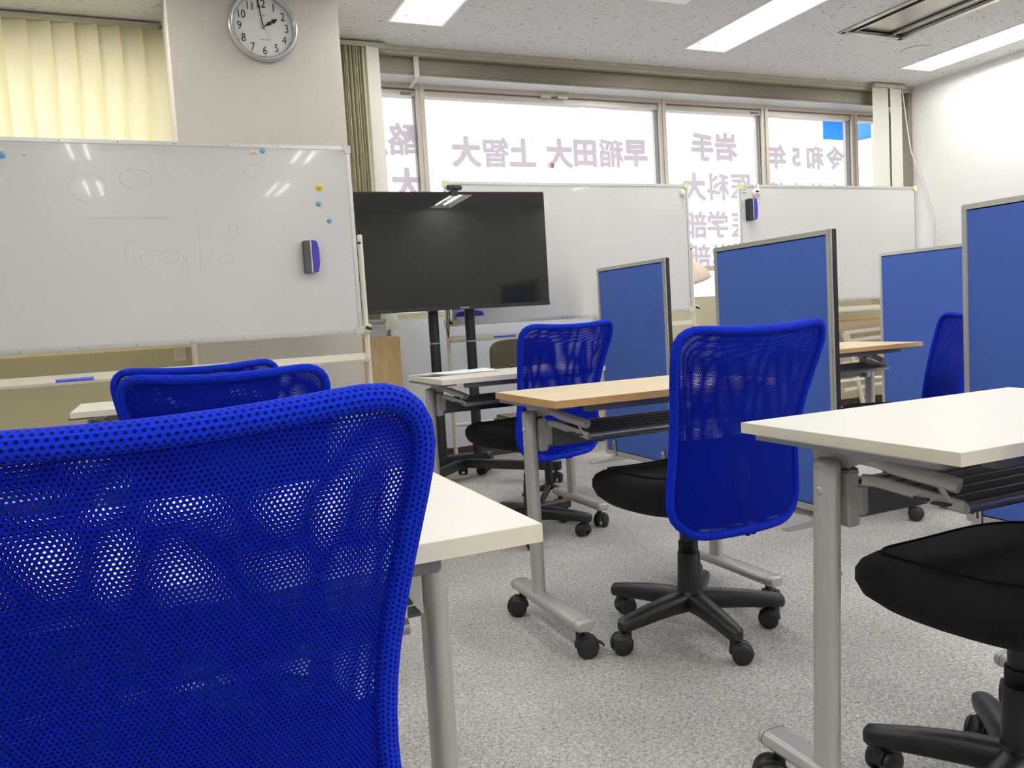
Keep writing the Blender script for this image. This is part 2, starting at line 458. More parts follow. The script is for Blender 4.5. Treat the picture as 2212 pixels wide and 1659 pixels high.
def text_mesh(body, size, offset=0.0, extrude=0.0, font=None):
    c = bpy.data.curves.new('txt', 'FONT'); c.body = body; c.size = size; c.offset = offset; c.extrude = extrude
    c.align_x = 'CENTER'; c.align_y = 'CENTER'; c.resolution_u = 4
    o = bpy.data.objects.new('txt', c); C.objects.link(o)
    bpy.context.view_layer.update()
    dg = bpy.context.evaluated_depsgraph_get()
    me = bpy.data.meshes.new_from_object(o.evaluated_get(dg))
    bpy.data.objects.remove(o); bpy.data.curves.remove(c)
    xs_ = [v.co.x for v in me.vertices]; ys_ = [v.co.y for v in me.vertices]
    mx, my = (min(xs_) + max(xs_)) / 2, (min(ys_) + max(ys_)) / 2
    for v in me.vertices: v.co.x -= mx; v.co.y -= my
    me.materials.clear()
    return me

ZT, ZM, ZB_ = 2.515, 1.262, 1.035
secs = [(XL + .1, -2.6), (-2.6, -1.0), (-1.0, .35), (1.05, 1.80), (1.80, 3.782), (3.782, 4.80), (4.80, 5.80), (5.80, 6.225)]
for i, (x0, x1) in enumerate(secs):
    w = structE('window_%d' % (i + 1), 'aluminium window section with bright glass')
    fr = MB()
    fr.box(x0, x1, GY - .05, GY + .06, ZT + .045, 2.592)               # head
    fr.box(x0, x1, GY - .03, GY + .05, ZT, ZT + .043)
    fr.box(x0, x1, GY - .04, GY + .06, ZM - .018, ZM + .022)           # transom
    fr.box(x0, x1, GY - .05, GY + .06, 1.02, ZB_)                      # bottom
    part('window_frame', fr, 'window_alu', w)
    part('jamb', B(x0 - .001, x0 + .03, GY - .055, GY + .06, 1.02, 2.585), 'window_alu', w)
    part('jamb', B(x1 - .03, x1 + .001, GY - .045, GY + .06, 1.02, 2.585), 'window_alu', w)
    part('sash_seal', MB().box(x1 - .038, x1 - .031, GY - .02, GY + .02, ZM + .022, ZT).box(x0 + .03, x1 - .03, GY - .034, GY - .028, ZT + .036, ZT + .043), 'window_dark', w)
    part('pane', B(x0 + .03, x1 - .031, GY - .003, GY + .003, ZM + .022, ZT), 'glass', w)
    part('pane', B(x0 + .03, x1 - .031, GY - .003, GY + .003, ZB_, ZM - .018), 'glass', w)
    if i in (3, 5): part('latch', B(x1 - .13, x1 - .06, GY - .045, GY - .03, ZT + .008, ZT + .02), 'window_dark', w)
    if i == 4: part('latch', MB().box(2.72, 2.80, GY - .07, GY - .05, ZT + .03, ZT + .05).box(2.86, 2.94, GY - .07, GY - .05, ZT + .03, ZT + .05), 'window_alu', w)
    for ch, cx, cz in CHARS:
        if x0 <= cx < x1:
            big = ch in '早稲田大上智' and x0 == 1.80
            sz = .232 if i == 6 else (.255 if i != 4 else .25)
            me = bold_glyph(ch, sz * .88, .0105 if ch in '大上田早手岩5年令和' else .0074)
            lt = part('lettering', me, 'vinyl_letter', w, loc=(cx, GY - .006, cz), rot=(PI / 2, 0, PI))
    if i == 6:
        part('blue_sheet', B(5.475, 5.705, GY - .008, GY - .0045, 2.345, 2.5), 'vinyl_blue', w)
    if i == 4: part('rust_spot', B(2.80, 2.825, GY - .009, GY - .007, 2.05, 2.085), 'rust', w)
# roller bracket hanging at the window head
wb = thing('window_bracket', 'white bent bracket hanging from the fascia above the narrow window', 'bracket', (1.733, 5.28, 2.58))
part('strap', B(-.018, .018, -.006, .004, .0, .15), 'soffit_white', wb, bevel=.003)
part('arm', MB().tube([(0, 0, .0), (-.012, .12, -.03)], .012, .008, n=8), 'soffit_white', wb)

# sign and building seen through the corner window
so = thing('shop_sign', 'blue sign board with white stroke seen outside the corner window', 'sign', (9.75, 9.0, 3.2))
part('panel', B(-.25, .5, 0, .12, .06, .42), 'outdoor_blue', so, rot=(0, -.0, 0))
part('edge', B(-.25, .5, -.03, .12, 0, .06), 'outdoor_grey', so)
part('stroke', MB().tube([(-.2, -.01, .40), (-.08, -.01, .36), (-.05, -.01, .30)], .03, .008, n=8), 'paper_white', so)
so.rotation_euler = (0, -.2, 0)
ob = thing('outdoor_board', 'tan board outside the window beside the corner jamb', 'board', (10.62, 9.0, 3.36))
part('panel', B(-.14, .2, 0, .05, 0, .2), 'outdoor_brown', ob)
part('post', MB().cyl((.0, .03, -6.86), (.0, .03, 0), .03), 'outdoor_grey', ob)
part('post', MB().cyl((.45 - .199 * 6.85, .06, .1 - .98 * 6.85), (.45, .06, .1), .04), 'outdoor_grey', so)

# vertical blinds ---------------------------------------------------
def slat_mesh(wd, h, m):
    mb = MB(); n = 6
    R = []
    for z in (0, -h):
        R.append([(wd * (k / n - .5), .008 * (1 - (2 * k / n - 1) ** 2), z) for k in range(n + 1)])
    mb.rings(R, closed=False, cap=False)
    me = mb.mesh('slat'); me.materials.append(MATS[m]); return me
bl = thing('vertical_blind', 'cream vertical blind glowing in front of the window left of the column', 'blind', (-.6, 5.17, 2.72))
part('head_rail', B(-1.2, .77, -.02, .02, 0, .03), 'trim_beige', bl)
me = slat_mesh(.138, 1.82, 'blind_cream')
for k in range(17):
    part('slat', me, 'blind_cream', bl, loc=(-1.105 + k * .1145, .0, -.002), rot=(0, 0, math.radians(-19 if k < 16 else -25)))
bl2 = thing('vertical_blind', 'cream vertical blind gathered into a bundle beside the column', 'blind', (1.3, 5.19, 2.72))
part('head_rail', B(-.2, .2, -.02, .02, 0, .03), 'trim_beige', bl2)
me = slat_mesh(.10, 1.80, 'blind_bunch')
for k in range(15):
    part('slat', me, 'blind_bunch', bl2, loc=(-.105 + k * .0125, .0, -.002), rot=(0, 0, math.radians(58 + random.uniform(-7, 7))))
part('slat', slat_mesh(.085, 1.79, 'blind_white'), 'blind_white', bl2, loc=(.11, -.03, -.002), rot=(0, 0, math.radians(8)))
wm = MB()
for k in range(14): wm.tube([(-.10 + k * .0125, -.05, -1.80), (-.094 + k * .0125, -.05, -1.828), (-.088 + k * .0125, -.05, -1.80)], .002, n=5)
part('bead_chain', wm, 'cable_white', bl2)
bl3 = thing('vertical_blind', 'two pale blind slats hanging in the corner beside the white side wall', 'blind', (5.91, 5.19, 2.72))
part('head_rail', B(-.17, .2, -.02, .02, 0, .03), 'trim_beige', bl3)
part('slat', slat_mesh(.165, 1.79, 'blind_white'), 'blind_white', bl3, loc=(-.085, 0, -.002), rot=(0, 0, math.radians(-6)))
part('slat', slat_mesh(.17, 1.79, 'blind_white'), 'blind_white', bl3, loc=(.085, -.012, -.002), rot=(0, 0, math.radians(10)))

# ------------------------------------------------------------------ ceiling lights
def make_light():
    t = thing('ceiling_light', '', 'ceiling light', group='twin tube ceiling lights')
    W, L, H = .165, .63, .10
    tr = MB()
    # open trough (five inner faces), sloped sides
    a = [(-W, -L, 0), (W, -L, 0), (W, L, 0), (-W, L, 0)]; b = [(-.10, -L + .03, H), (.10, -L + .03, H), (.10, L - .03, H), (-.10, L - .03, H)]
    tr.add(a + b, [(0, 1, 5, 4), (1, 2, 6, 5), (2, 3, 7, 6), (3, 0, 4, 7), (4, 5, 6, 7)])
    part('trough', tr, 'lamp_white', t)
    lip = MB().box(-W - .012, -W + .004, -L - .012, L + .012, -.006, .004).box(W - .004, W + .012, -L - .012, L + .012, -.006, .004)
    lip.box(-W, W, -L - .012, -L + .004, -.006, .004).box(-W, W, L - .004, L + .012, -.006, .004)
    part('frame', lip, 'lamp_white', t)
    for sx in (-1, 1):
        tb = part('tube', MB().cyl((sx * .07, -.57, .04), (sx * .07, .57, .04), .0145, 16), 'tube_light', t)
        for sy in (-1, 1):
            part('lamp_holder', MB().cyl((sx * .07, sy * .575, .04), (sx * .07, sy * .60, .04), .021, 14).box(sx * .07 - .012, sx * .07 + .012, sy * .588 - .012, sy * .588 + .012, .04, .098), 'socket_cream', t)
    part('maker_label', B(.135, .1352, .50, .53, .03, .05), 'socket_cream', t, rot=(0, 0, 0))
    return t
lt0 = make_light()
lnames = {}
for i, (x, y) in enumerate(lights):
    o = lt0 if i == 0 else copy_tree(lt0)
    o.location = (x, y, ZC)
    col = {-0.53: 'in front of the column blind', 1.60: 'in front of the clock column', 3.73: 'in front of the wide lettered window', 5.81: 'along the white side wall'}[x]
    row = {4.19: 'nearest the window', 1.75: 'second from the window', -.7: 'third from the window', -2.9: 'fourth from the window'}[y]
    o['label'] = 'recessed twin-tube ceiling light %s, %s' % (col, row)

# air vent with aluminium plate
ac = thing('ceiling_air_unit', 'recessed ceiling air unit with aluminium plate and black slots', 'air unit', ((AC[0] + AC[1]) / 2, (AC[2] + AC[3]) / 2, ZC))
hw, hl = (AC[1] - AC[0]) / 2, (AC[3] - AC[2]) / 2
fr = MB().box(-hw - .02, -hw + .025, -hl - .02, hl + .02, -.008, .01).box(hw - .025, hw + .02, -hl - .02, hl + .02, -.008, .01).box(-hw, hw, -hl - .02, -hl + .02, -.008, .01).box(-hw, hw, hl - .02, hl + .02, -.008, .01)
part('frame', fr, 'ac_alu', ac)
part('cavity', MB().add([(-hw, -hl, .1), (hw, -hl, .1), (hw, hl, .1), (-hw, hl, .1), (-hw, -hl, 0), (hw, -hl, 0), (hw, hl, 0), (-hw, hl, 0)], [(0, 1, 2, 3), (0, 1, 5, 4), (1, 2, 6, 5), (2, 3, 7, 6), (3, 0, 4, 7)]), 'ac_black', ac)
part('slat', B(-.19, -.175, -hl + .02, hl - .02, 0, .05), 'ac_alu', ac)
part('plate', B(-.135, .13, -hl + .02, hl - .02, .02, .03), 'ac_alu', ac)
part('slat', B(.15, .165, -hl + .02, hl - .02, 0, .05), 'ac_alu', ac)
part('side_flap', B(.18, .255, -hl + .02, hl - .02, .015, .022), 'ac_alu', ac)
pn = thing('ceiling_panel', 'white square ceiling panel between the lights', 'ceiling panel', ((PNL[0] + PNL[1]) / 2, (PNL[2] + PNL[3]) / 2, ZC))
part('panel', B(-.29, .29, -.29, .29, -.012, .03), 'lamp_white', pn, bevel=.006)
part('grille', B(-.17, .17, -.17, .17, -.018, -.012), 'lamp_white', pn, bevel=.002)
dt = part('inspection_ring', MB().lathe([(.10, 0), (.106, -.003), (.10, -.006), (.094, -.003), (.0005, -.002)], 32), 'ceiling_board', loc=(5.36, 4.45, ZC))
tag(dt, 'thin round cover ring on the ceiling beside the light at the side wall', 'ceiling cover')

# ------------------------------------------------------------------ clock
ck = thing('wall_clock', 'round silver-rimmed wall clock with black numerals on the column', 'clock', (.636, 4.398, 2.505))
Mx = Matrix.Rotation(PI / 2, 4, 'X')
RC = .172
part('rim', MB().lathe([(RC - .012, 0), (RC, .004), (RC + .002, .02), (RC - .004, .036), (RC - .012, .04), (RC - .02, .036), (RC - .024, .02)], 64, Mx, cap=False), 'clock_rim', ck)
part('dial', MB().lathe([(RC - .006, 0), (RC - .021, .016)], 64, Mx), 'clock_face', ck)
for k in range(1, 13):
    a = PI / 2 - k * PI / 6
    me = text_mesh(str(k), .046)
    for v in me.vertices: v.co.y *= 1.25
    part('numeral', me, 'ink_black', ck, loc=(.116 * math.cos(a), -.0175, .116 * math.sin(a)), rot=(PI / 2, 0, 0))
for k in range(60):
    a = k * PI / 30; r = .0022 if k % 5 == 0 else .0009
    part('minute_dot', MB().lathe([(r, 0), (r, .0012)], 8, Mx), 'ink_black' if k % 5 == 0 else 'ink_grey', ck, loc=(.144 * math.cos(a), -.0165, .144 * math.sin(a)))
def hand(name, poly, ang, y, m):
    mb = MB().prism([(p[0] * math.cos(ang) - p[1] * math.sin(ang), p[0] * math.sin(ang) + p[1] * math.cos(ang)) for p in poly], 'y', y, y - .001)
    part(name, mb, m, ck)
hand('hour_hand', [(-.0, -.003), (.02, -.003), (.038, -.010), (.05, -.003), (.058, -.011), (.068, -.009), (.085, 0), (.068, .009), (.058, .011), (.05, .003), (.038, .010), (.02, .003), (0, .003)], math.radians(90 - 59), -.019, 'ink_black')
hand('minute_hand', [(-.012, -.0025), (.09, -.0025), (.10, -.007), (.108, -.003), (.142, -.002), (.142, .002), (.108, .003), (.10, .007), (.09, .0025), (-.012, .0025)], math.radians(90 + 8), -.021, 'ink_black')
hand('second_hand', [(-.03, -.0012), (.062, -.0006), (.062, .0006), (-.03, .0012)], math.radians(-60), -.0225, 'gold_hand')
part('centre_pin', MB().lathe([(.006, .017), (.006, .026), (.003, .028)], 14, Mx), 'gold_hand', ck)
part('maker_lettering', text_mesh('CITIZEN', .0095), 'ink_black', ck, loc=(.0, -.0172, .058), rot=(PI / 2, 0, 0))
part('dial_lettering', text_mesh('RADIO CONTROL', .0065), 'ink_black', ck, loc=(.006, -.0172, -.062), rot=(PI / 2, 0, 0))

# ------------------------------------------------------------------ casters
def caster(parent, loc, ang, r=.025, brake=False, hood_m='black_plastic'):
    """twin-wheel caster; stem at loc (x, y), wheel resting on z = 0"""
    M = Matrix.Translation((loc[0], loc[1], 0)) @ rotz(ang)
    hd = MB()
    off = .018
    # hood: arc shell over both wheels
    R = []
    for k in range(9):
        a = math.radians(-25 + k * 205 / 8)
        y, z = off + math.cos(a) * (r + .004), r + math.sin(a) * (r + .004)
        yi, zi = off + math.cos(a) * (r * .55), r + math.sin(a) * (r * .55)
        R.append([M @ Vector((-.013, y, z)), M @ Vector((.013, y, z)), M @ Vector((.013, yi, zi)), M @ Vector((-.013, yi, zi))])
    hd.rings(R)
    hd.cyl(M @ Vector((0, 0, r)), M @ Vector((0, 0, r * 2 + .014)), .0115, 12)
    c = part('caster', hd, hood_m, parent)
    for sx in (-1, 1):
        wl = MB()
        Mw = M @ Matrix.Translation((sx * .014, off, r)) @ Matrix.Rotation(sx * PI / 2, 4, 'Y')
        wl.lathe([(r * .5, -.001), (r - .002, 0), (r, .003), (r, .009), (r - .003, .012), (r * .55, .0135), (.001, .014)], 24, Mw)
        part('wheel', wl, 'black_plastic', c)
    if brake:
        part('brake_lever', MB().tube([M @ Vector((0, off + r * .8, r * 1.5)), M @ Vector((0, off + r * 1.35, r * 1.2)), M @ Vector((0, off + r * 1.6, r * .95))], .012, .003, n=8), 'black_plastic', c)
    return c

# ------------------------------------------------------------------ office chair
ZB0, ZB1 = .368, .902
def bw(v):                       # half width of the back at height fraction v
    K = [(0, .214), (.12, .219), (.25, .213), (.38, .207), (.5, .208), (.62, .216), (.8, .233), (.93, .246), (1.0, .250)]
    for (a, wa), (b, wb_) in zip(K, K[1:]):
        if v <= b:
            t = (v - a) / (b - a); t = t * t * (3 - 2 * t) if False else t
            w = wa + (wb_ - wa) * t; break
    zz = v * (ZB1 - ZB0); top = (ZB1 - ZB0) - zz
    rb, rtp = .085, .06
    if zz < rb: w -= rb - math.sqrt(max(0, rb * rb - (rb - zz) ** 2))
    if top < rtp: w -= rtp - math.sqrt(max(0, rtp * rtp - (rtp - top) ** 2))
    return w
def back_pt(x, v):
    z = ZB0 + v * (ZB1 - ZB0)
    u = x / .245
    z += -.010 * (1 - min(1, u * u)) * v ** 3 + .007 * (u * u) * v ** 4 - .012 * (1 - u * u) * (1 - v) ** 3 * .5
    y = -.248 - .10 * v ** 1.6 + .022 * math.sin(PI * min(1, v * 1.15)) + .040 * u * u
    return Vector((x, y, z))
def smooth_v(n):
    e = [.5 - .5 * math.cos(PI * i / n) for i in range(n + 1)]
    return e
def make_chair():
    t = thing('office_chair', '', 'chair', group='blue mesh office chairs')
    # base
    part('hub', MB().lathe([(.020, .075), (.042, .075), (.044, .115), (.036, .125)], 20), 'black_plastic', t)
    for k in range(5):
        a = 2 * PI * k / 5; M = rotz(a)
        R = []
        for r, zc, w, h in ((.03, .094, .030, .030), (.09, .095, .027, .028), (.17, .090, .024, .025), (.240, .083, .022, .021), (.262, .081, .020, .019), (.270, .079, .012, .012)):
            ring = []
            for c in range(12):
                b = 2 * PI * c / 12; cx, sz_ = math.cos(b), math.sin(b)
                px = math.copysign(abs(cx) ** .6, cx) * w; pz = math.copysign(abs(sz_) ** .6, sz_) * h
                ring.append(M @ Vector((r, px * (1.0 - .25 * (sz_ > 0.5)), zc + pz)))
            R.append(ring)
        part('leg', MB().rings(R), 'black_plastic', t)
        p = M @ Vector((.245, 0, 0))
        caster(t, (p.x, p.y), a * 2.3 + 1.0, r=.0275)
    part('gas_lift_cover', MB().lathe([(.038, .105), (.036, .14), (.032, .235), (.030, .238), (.029, .238), (.029, .268), (.027, .27)], 24), 'black_plastic', t)
    part('gas_lift', MB().lathe([(.024, .25), (.0235, .385)], 20), 'black_plastic', t)
    part('mechanism', MB().box(-.10, .10, -.11, .10, .375, .392).box(-.045, .045, -.07, .07, .355, .377), 'black_plastic', t, bevel=.004)
    part('height_lever', MB().tube([(.06, .02, .375), (.16, .02, .37), (.23, .02, .36)], .006, n=8).tube([(.215, .02, .361), (.25, .02, .356)], .011, .006, n=8), 'black_plastic', t)
    # seat: superellipse layers
    def ring(sx, sy, z, n=80, warp=1.0):
        out = []
        for k in range(n):
            a = 2 * PI * k / n; c, s_ = math.cos(a), math.sin(a)
            x = math.copysign(abs(c) ** .62, c) * sx; y = math.copysign(abs(s_) ** .62, s_) * sy
            w = 1 - .10 * max(0, -y / .23)
            x *= w
            u = x / .235; q = y / .225
            dz = warp * (.014 * u * u - .035 * max(0, q - .35) ** 1.5 + .012 * max(0, -q) ** 2 )
            out.append((x, y + .01, z + dz))
        return out
    L = [ring(.01, .01, .386, warp=0), ring(.15, .15, .386, warp=0), ring(.20, .195, .396, warp=.3), ring(.228, .218, .415, warp=.6), ring(.240, .229, .440), ring(.239, .228, .462), ring(.229, .218, .478), ring(.208, .199, .489), ring(.17, .165, .4945), ring(.12, .12, .4965), ring(.06, .06, .4975), ring(.01, .01, .498)]
    st = part('seat', MB().rings(L), 'seat_black', t)
    part('seam', MB().tube([Vector(p) + Vector((0, 0, .003)) for p in ring(.196, .187, .491)], .0025, n=5, loop=True), 'seat_black', st)
    # back support bar
    part('back_bracket', MB().tube([(0, -.03, .375), (0, -.16, .370), (0, -.21, .374), (0, -.236, .40), (0, -.239, .46), (0, -.243, .56)], .004, .026, n=10, upv=(1, 0, 0)), 'black_plastic', t)
    # backrest : rim tube along the outline
    out = []
    vs = smooth_v(26)
    w0, w1 = bw(0), bw(1)
    for i in range(9): out.append(back_pt(-w0 + 2 * w0 * i / 9, 0))
    for v in vs[:-1]: out.append(back_pt(bw(v), v))
    for i in range(14): out.append(back_pt(w1 - 2 * w1 * i / 14, 1))
    for v in vs[:0:-1]: out.append(back_pt(-bw(v), v))
    pts = [out[0]]
    for p in out[1:]:
        if (p - pts[-1]).length > .004: pts.append(p)
    if (pts[-1] - pts[0]).length < .004: pts.pop()
    for _ in range(2):
        pts = [(pts[i - 1] + 2 * pts[i] + pts[(i + 1) % len(pts)]) / 4 for i in range(len(pts))]
    bk = part('backrest', MB().tube(pts, .0112, .0132, n=12, loop=True, upv=(0, 1, 0), uv=True), 'rim_blue', t, weld=False)
    def panel(dy, v0=0.0, v1=1.0, nu=22, nv=34):
        mb = MB(); P = []; U = []
        for i in range(nv + 1):
            v = v0 + (v1 - v0) * (.5 - .5 * math.cos(PI * i / nv))
            w = bw(v); row = []; ur = []
            for j in range(nu + 1):
                x = w * (2 * j / nu - 1)
                e = max(0.0, 1 - abs(2 * j / nu - 1)) ; ev = min(v, 1 - v) * 8
                bl_ = min(1, e * 5) * min(1, ev)
                p = back_pt(x, v); p.y += dy * bl_
                row.append(p); ur.append((x * 1.02 + .06 * p.z * .5, p.z * 1.02 - .03 * x) if dy > 0 else (x, p.z * 1.02 + .002 * math.sin(x * 40)))
            P.append(row); U.append(ur)
        vsx = [p for r in P for p in r]; uvx = [q for r in U for q in r]; n = nu + 1
        mb.add(vsx, [(i * n + j, i * n + j + 1, (i + 1) * n + j + 1, (i + 1) * n + j) for i in range(nv) for j in range(nu)], uvx, True)
        return mb
    part('mesh_cover', panel(-.012), 'mesh_blue', bk)
    part('mesh_cover', panel(.014), 'mesh_blue', bk)
    part('back_plate', panel(.0, .04, .475, 14, 10), 'plate_blue', bk)
    part('zip_pull', MB().box(-.006, .006, -.257, -.252, ZB0 - .019, ZB0 - .012).box(.012, .026, -.257, -.252, ZB0 - .018, ZB0 - .013), 'plate_blue', bk)
    return t
ch0 = make_chair()
CH = [  # x, y, facing angle, star angle, height shift, label
 (-.043, .948, 0, 20, -.010, 'blue mesh office chair pushed up to the white desk with the cracked edge band'),
 (1.372, 1.945, 2.5, 45, 0.0, 'blue mesh office chair in the aisle at the wood-topped desk'),
 (1.445, 3.20, 14, 26, 0.02, 'blue mesh office chair at the white desk that carries the papers'),
 (1.37, .94, 2, 51, -.012, 'office chair whose black seat is pushed under the white desk near the partitions'),
 (.215, 2.38, -14, 10, -.034, 'blue mesh office chair standing in front of another near the big whiteboard'),
 (.11, 3.02, 0, 33, -.034, 'blue mesh office chair mostly hidden behind another, near the big whiteboard'),
 (2.975, 2.64, 57, 23, -.045, 'blue mesh office chair turned sideways between two blue partitions'),
]
for i, (x, y, fa_, sa, dz, lab) in enumerate(CH):
    o = ch0 if i == 0 else copy_tree(ch0)
    o.location = (x, y, 0); o.rotation_euler = (0, 0, math.radians(fa_)); o['label'] = lab
    for c in kids(o):
        nm = c.name.split('.')[0]
        if nm in ('hub', 'leg', 'caster'): c.rotation_euler = (0, 0, math.radians(sa - fa_))
        elif dz and nm not in ('gas_lift_cover', 'gas_lift'): c.location.z += dz

# ------------------------------------------------------------------ desks
def stadium(a, b, n=8):          # stadium outline: half length a, half width b
    pts = []
    for k in range(n + 1):
        t = -PI / 2 + PI * k / n; pts.append((a - b + b * math.cos(t), b * math.sin(t)))
    for k in range(n + 1):
        t = PI / 2 + PI * k / n; pts.append((-(a - b) + b * math.cos(t), b * math.sin(t)))
    return pts
def desk(label, x, y, W, D, top, edge, crack=False, lean=0.0):
    t = thing('folding_desk', label, 'desk', (x, y, 0), group=None)
    tp = part('desk_top', B(-W / 2 + .0021, W / 2 - .0021, -D / 2 + .0021, D / 2 - .0021, .7, .7197), top, t)
    part('edge_band', MB().box(-W / 2, W / 2, -D / 2, -D / 2 + .002, .6995, .7195).box(-W / 2, W / 2, D / 2 - .002, D / 2, .6995, .7195).box(-W / 2, -W / 2 + .002, -D / 2 + .002, D / 2 - .002, .6995, .7195).box(W / 2 - .002, W / 2, -D / 2 + .002, D / 2 - .002, .6995, .7195), edge, tp)
    if crack: part('crack', MB().tube([(W / 2 - .147, -D / 2 - .0003, .7195), (W / 2 - .153, -D / 2 - .0003, .712), (W / 2 - .157, -D / 2 - .0003, .706), (W / 2 - .168, -D / 2 - .0003, .7)], .0008, n=4), 'grey_metal_dark', tp)
    lx = W / 2 - .042; ly = .06
    part('rail', B(-W / 2 + .11, W / 2 - .11, -D / 2 + .025, -D / 2 + .055, .678, .7), 'grey_metal_dark', t, bevel=.003)
    part('rail', B(-W / 2 + .11, W / 2 - .11, D / 2 - .07, D / 2 - .04, .678, .7), 'grey_metal_dark', t, bevel=.003)
    for s in (-1, 1):
        X = s * lx + lean
        # foot beam
        R = []
        for yy, k in ((-.235, .7), (-.229, .95), (-.22, 1), (.205, 1), (.214, .95), (.22, .7)):
            R.append([(X + p[0] * k, yy - .0, .098 + p[1] * k) for p in stadium(.030, .016)])
        ft = part('foot', MB().rings(R), 'grey_metal', t)
        for yy in (-.215, .20):
            part('foot_cap', MB().rings([[(X + p[0] * 1.03, yy, .098 + p[1] * 1.04) for p in stadium(.030, .016)], [(X + p[0] * 1.03, yy + .001, .098 + p[1] * 1.04) for p in stadium(.030, .016)]]), 'grey_metal_dark', ft)
        # leg : oval tube with rounded cap
        R = [[(s * lx + lean * (.64 - z) / .53 + p[1], ly + p[0], z) for p in stadium(.025 * k, .018 * k)] for z, k in ((.105, 1.25), (.114, 1.08), (.122, 1), (.640, 1))]
        lg = part('leg', MB().rings(R), 'grey_metal', t)
        XF = X; X = s * lx
        R = [[(X + p[1], ly + p[0], z) for p in stadium(.025 * k, .018 * k)] for z, k in ((.640, 1.02), (.655, 1.0), (.664, .9), (.668, .6))]
        part('leg_cap', MB().rings(R), 'grey_metal', lg)
        for zz in (.568, .612):
            part('bolt_cap', MB().lathe([(.0085, 0), (.0085, .002), (.005, .004)], 14, Matrix.Translation((X + s * .0175, ly, zz)) @ Matrix.Rotation(s * PI / 2, 4, 'Y')), 'grey_metal', lg)
        # hinge bracket under the top
        hx = X - s * .035
        part('hinge_bracket', MB().prism([(ly - .115, .698), (ly - .075, .672), (ly - .03, .655), (ly + .01, .640), (ly + .05, .655), (ly + .06, .698)], 'x', hx - .015, hx + .015), 'grey_metal', t, bevel=.003)
        part('mount_plate', B(X - .05, X + .03, -D / 2 + .03, D / 2 - .05, .692, .7), 'grey_metal_dark', t)
        part('clamp', MB().box(hx - .016, hx + .012, ly - .03, ly + .02, .545, .645).box(hx - s * .012 - .010, hx - s * .012 + .010, ly - .040, ly - .025, .565, .62), 'grey_metal', t, bevel=.004)
        # shelf arm and link
        part('shelf_arm', MB().tube([(X - s * .045, ly - .035, .628), (X - s * .058, ly - .05, .627), (X - s * .064, ly - .075, .624), (X - s * .095, -.135, .602)], .004, .011, n=8, upv=(0, 0, 1)), 'grey_metal', t)
        part('link', MB().tube([(X - s * .088, -.112, .606), (X - s * .084, -.10, .63), (X - s * .078, -.085, .65)], .0025, .007, n=6, upv=(0, 1, 0)), 'grey_metal', t)
        # flip lever with grip
        part('lever_grip', MB().tube([(X - s * .03, ly - .02, .668), (X - s * .05, ly - .06, .664), (X - s * .065, ly - .085, .655)], [.007, .008, .012], [.007, .011, .012], n=12).tube([(X - s * .064, ly - .083, .656), (X - s * .100, -.122, .634)], .014, .013, n=16), 'grey_metal', t)
        for k, yy in enumerate((-.195, .185)):
            caster(t, (XF, yy), (PI * .5 if k else -PI * .45) + s * .5, r=.030, brake=(k == 0))
            part('caster_stem', MB().cyl((XF, yy, .06), (XF, yy, .084), .010, 10), 'grey_metal_dark', ft)
    part('crossbeam', B(-lx + .02, lx - .02, ly - .012, ly + .012, .553, .622), 'grey_metal_dark', t, bevel=.004)
    # shelf tray
    for k in range(5):
        part('shelf_slat', B(-lx + .07, lx - .07, -.118 + k * .034, -.092 + k * .034, .603 + k * .003, .607 + k * .003), 'tray_dark', t)
    part('shelf_bar', MB().cyl((-lx + .092, -.137, .601), (lx - .092, -.137, .601), .009, 14), 'bar_silver', t)
    return t
desk('white-topped folding desk with a crack in its edge band, right behind the nearest chair back', -.005, 1.025, .75, .46, 'desk_white', 'desk_edge_cream', crack=True)
desk('white-topped folding desk beside the tallest blue partition with a black seat under it', 1.405, 1.02, .77, .47, 'desk_white', 'desk_edge_cream', lean=-.02)
desk('wood-topped folding desk in the aisle with the tray underneath', 1.335, 2.145, .75, .42, 'wood_desk', 'wood_edge')
desk('white-topped folding desk with sheets of paper in front of the TV', 1.40, 3.31, .75, .48, 'desk_white', 'desk_edge_cream')
desk('white-topped folding desk in front of the big whiteboard by the column', .085, 3.33, .75, .45, 'desk_white', 'desk_edge_cream')
desk('wood-topped folding desk standing between the blue partitions', 2.985, 3.0, .74, .45, 'wood_desk', 'wood_edge')

